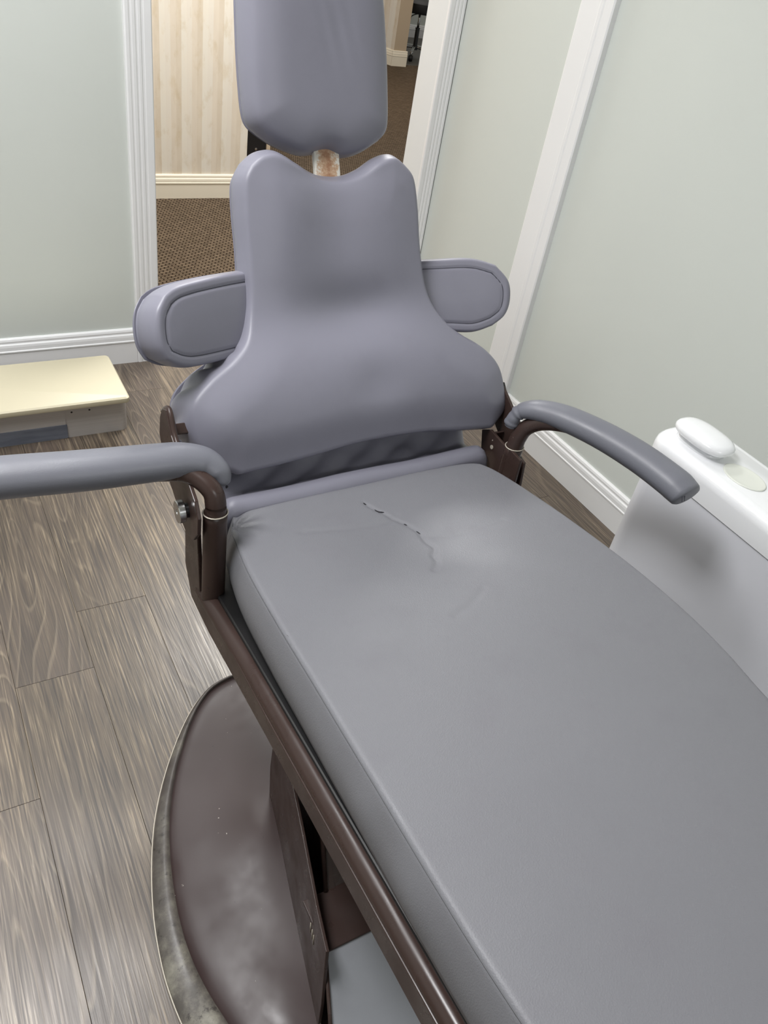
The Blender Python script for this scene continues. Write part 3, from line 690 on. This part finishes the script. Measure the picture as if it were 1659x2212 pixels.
# lift housing on the base
A_, B_ = np.array([0.383, 0.712, 0]), np.array([0.300, 0.300, 0]); ad_ = (B_-A_)/np.linalg.norm(B_-A_)
sp_ = prism('side_cover', [(-0.018, 0.10), (-0.016, 0.16), (0.0, 0.205), (0.035, 0.238), (0.085, 0.252), (0.18, 0.238), (0.29, 0.215), (0.352, 0.212), (0.375, 0.10), (0.385, 0.020), (0.0, 0.020)], tuple(A_), tuple(ad_), (0, 0, 1), 0.005, M['brown'], chair, 0.001)
prism('weld_bead', [(0.20, 0.045), (0.40, 0.035), (0.40, 0.039), (0.20, 0.056)], tuple(A_-np.array([0.001, 0, 0])), tuple(ad_), (0, 0, 1), 0.002, M['worn'], sp_)
# stepped front housing
SH = 0.165
hp = [(0.335, 0.030), (0.386, SH-0.002), (0.460, SH), (0.560, 0.280), (0.660, 0.385), (0.760, 0.385), (0.760, 0.03)]
V = [(0.352+max(0, y-0.44)*0.24, y, z) for y, z in hp]+[(0.897, y, z) for y, z in hp]; n_ = len(hp)
fb = from_pd('front_housing', V, [tuple(range(n_))[::-1], tuple(range(n_, 2*n_))]+[(i, (i+1) % n_, n_+(i+1) % n_, n_+i) for i in range(n_)], M['brown'], chair, False)
V = []
for dx in (0.0, 1.0):
    for dn in (0.0, 0.006): V += [(0.322 if not dx else 0.885, 0.3835+dn*0.8, SH-0.001), (0.290 if not dx else 0.885, 0.258+dn*0.8, 0.048)]
fp = from_pd('kick_panel', V, [(0, 1, 5, 4), (2, 3, 7, 6), (0, 1, 3, 2), (4, 5, 7, 6), (0, 2, 6, 4), (1, 3, 7, 5)], M['panel_vinyl'], chair, False)
tube('panel_edge', np.array([(0.3205, 0.382, SH), (0.2885, 0.256, 0.050)]), 0.0030, M['brown'], fp, 8)
shf = prism('shelf', [(0.382, SH-0.004), (0.462, SH-0.004), (0.462, SH+0.002), (0.382, SH+0.002)], (0.320, 0, 0), (0, 1, 0), (0, 0, 1), 0.58, M['brown'], chair, 0.001)
tube('edge_strip', np.array([(0.357, 0.461, SH+0.002), (0.381, 0.56, 0.282), (0.405, 0.66, 0.387)]), 0.004, M['brown'], fb, 8)
box('far_side_cover', 0.900, 0.908, 0.32, 0.72, 0.04, 0.25, M['brown'], chair, 0.002)
for dy in (0.0, 0.010, 0.018):
    P = np.array([A_+ad_*(0.285+dy)+np.array([-0.0056, 0, 0.155]), A_+ad_*(0.290+dy)+np.array([-0.0056, 0, 0.135])]); tube('paint_scratch', P, 0.0007, M['chipped'], sp_, 5)
# column up to the seat
box('lift_column', 0.46, 0.80, 0.50, 0.74, 0.38, 0.40, M['brown'], chair, 0.004)

# ================================================================== DELIVERY CABINET
cab = thing('side_cabinet', 'white dental delivery cabinet standing by the right wall beside the chair', 'cabinet', (1.27, 0.35, 0))
def rrect(x0, x1, y0, y1, r, n=6):
    P = []
    for cx_, cy_, a0 in ((x1-r, y1-r, 0), (x0+r, y1-r, PI/2), (x0+r, y0+r, PI), (x1-r, y0+r, 1.5*PI)):
        for k in range(n+1): a = a0+PI/2*k/n; P.append((cx_+r*math.cos(a), cy_+r*math.sin(a)))
    return P
def stack(name, rings_, m, parent):
    V = []; Fc = []; n = len(rings_[0][0])
    for P, z_ in rings_: V += [(x, y, z_) for x, y in P]
    for j in range(len(rings_)-1):
        for i in range(n): Fc.append((j*n+i, j*n+(i+1) % n, (j+1)*n+(i+1) % n, (j+1)*n+i))
    Fc += [tuple(range(n))[::-1], tuple((len(rings_)-1)*n+i for i in range(n))]
    return sharp(from_pd(name, V, Fc, m, parent, True), 40)
cy0, cy1 = -0.30, 0.855
stack('body', [(rrect(1.203, 1.36, cy0, cy1, 0.05), 0.06), (rrect(1.203, 1.36, cy0, cy1, 0.05), 0.538)], M['white_panel'], cab)
stack('plinth', [(rrect(1.22, 1.35, cy0+.02, cy1-.02, 0.02), 0.0), (rrect(1.22, 1.35, cy0+.02, cy1-.02, 0.02), 0.061)], M['black'], cab)
topc = stack('top_shell', [(rrect(1.200, 1.363, cy0, cy1+0.002, 0.052), 0.5405), (rrect(1.199, 1.364, cy0, cy1+0.003, 0.052), 0.578),
    (rrect(1.201, 1.362, cy0, cy1+0.001, 0.052), 0.589), (rrect(1.206, 1.357, cy0, cy1-0.004, 0.052), 0.596), (rrect(1.214, 1.348, cy0, cy1-0.012, 0.052), 0.600), (rrect(1.222, 1.342, cy0, cy1-0.02, 0.03), 0.6005)], M['white_gloss'], cab)
# raised pebble-shaped cover on a neck
def pebble(cx_, cy_, a, b, rot, zs, name, m, parent, e=2.6):
    V = []; Fc = []; n = 36
    for sc, z_ in zs:
        for k in range(n):
            t = 2*PI*k/n; x = a*sc*np.sign(math.cos(t))*abs(math.cos(t))**(2/e); y = b*sc*np.sign(math.sin(t))*abs(math.sin(t))**(2/e)
            V.append((cx_+x*math.cos(rot)-y*math.sin(rot), cy_+x*math.sin(rot)+y*math.cos(rot), z_))
    for j in range(len(zs)-1):
        for i in range(n): Fc.append((j*n+i, j*n+(i+1) % n, (j+1)*n+(i+1) % n, (j+1)*n+i))
    Fc += [tuple(range(n))[::-1], tuple((len(zs)-1)*n+i for i in range(n))]
    return from_pd(name, V, Fc, m, parent, True)
neck = pebble(1.268, 0.780, 0.036, 0.056, 0.0, [(0.95, 0.599), (0.85, 0.604), (0.80, 0.612), (0.82, 0.617)], 'cover_neck', M['white_gloss'], cab)
pebble(1.262, 0.775, 0.039, 0.064, 0.0, [(0.80, 0.614), (0.95, 0.6165), (1.0, 0.621), (0.99, 0.626), (0.93, 0.631), (0.80, 0.6345), (0.55, 0.637), (0.25, 0.638)], 'raised_cover', M['white_gloss'], cab)
for yy in (0.668, 0.535):
    pebble(1.268, yy, 0.033, 0.044, 0.0, [(1.0, 0.600), (1.0, 0.6022), (0.96, 0.6030), (0.90, 0.6026), (0.6, 0.6018), (0.2, 0.6014)], 'oval_insert', M['cream_disc'], cab, 2.0)

# ================================================================== STEP STOOL
stool = thing('step_stool', 'low step stool with pale yellow top and taped steel base by the baseboard', 'step stool', (0.15, 2.12, 0))
x0, x1 = -0.25, 0.458
stack('top_board', [(rrect(x0, x1-0.002, 2.002-0.03, 2.222, 0.010), 0.106), (rrect(x0-.002, x1, 1.970, 2.224, 0.012), 0.109), (rrect(x0-.002, x1, 1.970, 2.224, 0.012), 0.1205), (rrect(x0+.002, x1-.004, 1.974, 2.220, 0.010), 0.1245)], M['yellow'], stool)
stack('steel_base', [(rrect(x0+0.005, 0.455, 1.996, 2.20, 0.022, 8), 0.0), (rrect(x0+0.005, 0.455, 1.996, 2.20, 0.022, 8), 0.106)], M['steel'], stool)
box('overlap_sheet', x0+0.02, 0.283, 1.9935, 1.9962, 0.0, 0.105, M['steel'], stool)
tp = box('duct_tape', x0+0.01, 0.286, 1.9920, 1.9937, 0.002, 0.046, M['tape'], stool); tp['label'] = 'blue grey duct tape strip'
for xx in (0.302, 0.350): lathe('screw_hole', [(0.0, 0), (0.0028, 0), (0.0028, 0.0006), (0, 0.0006)], M['rubber'], stool, (xx, 1.9962, 0.082 if xx < 0.33 else 0.083), 10, (0, -1, 0))

# ================================================================== BACK-ROOM STOOL
ox, oy = 5.00, 8.12
rs = thing('rolling_stool', 'black padded rolling stool on chrome base in the room beyond the hall', 'stool', (ox, oy, 0))
for k in range(5):
    a = math.radians(232+72*k); ex, ey = ox+0.24*math.cos(a), oy+0.24*math.sin(a)
    leg = tube('leg', catmull([(ox+0.02*math.cos(a), oy+0.02*math.sin(a), 0.105), (ox+0.12*math.cos(a), oy+0.12*math.sin(a), 0.10), (ex, ey, 0.075)], 4), 0.015, M['chrome'], rs, 10)
    lathe('caster', [(0.0, -0.02), (0.024, -0.02), (0.030, -0.012), (0.030, 0.012), (0.024, 0.02), (0, 0.02)], M['rubber'], leg, (ex, ey, 0.030), 16, (-math.sin(a), math.cos(a), 0))
    tube('caster_stem', np.array([(ex, ey, 0.05), (ex, ey, 0.085)]), 0.008, M['chrome'], leg, 8)
lathe('column', [(0.0, 0.08), (0.030, 0.08), (0.030, 0.11), (0.022, 0.12), (0.022, 0.27), (0.025, 0.272), (0.025, 0.28), (0.0, 0.28)], M['black'], rs, (ox, oy, 0), 18)
tube('gas_lift', np.array([(ox, oy, 0.27), (ox, oy, 0.43)]), 0.012, M['chrome'], rs, 14)
lathe('seat', [(0.0, 0.405), (0.15, 0.41), (0.185, 0.43), (0.195, 0.46), (0.190, 0.50), (0.16, 0.52), (0.0, 0.525)], M['rubber'], rs, (ox, oy, 0), 30)
lv = tube('lever', catmull([(ox-0.02, oy, 0.402), (ox-0.09, oy-0.03, 0.392), (ox-0.13, oy-0.04, 0.372)], 4), 0.005, M['black'], rs, 8)
tube('lever_grip', catmull([(ox-0.125, oy-0.04, 0.378), (ox-0.145, oy-0.045, 0.355), (ox-0.158, oy-0.05, 0.335)], 4), np.interp(np.linspace(0, 1, 9), [0, .3, .8, 1], [0.006, 0.014, 0.020, 0.008]), M['rubber'], lv, 10)
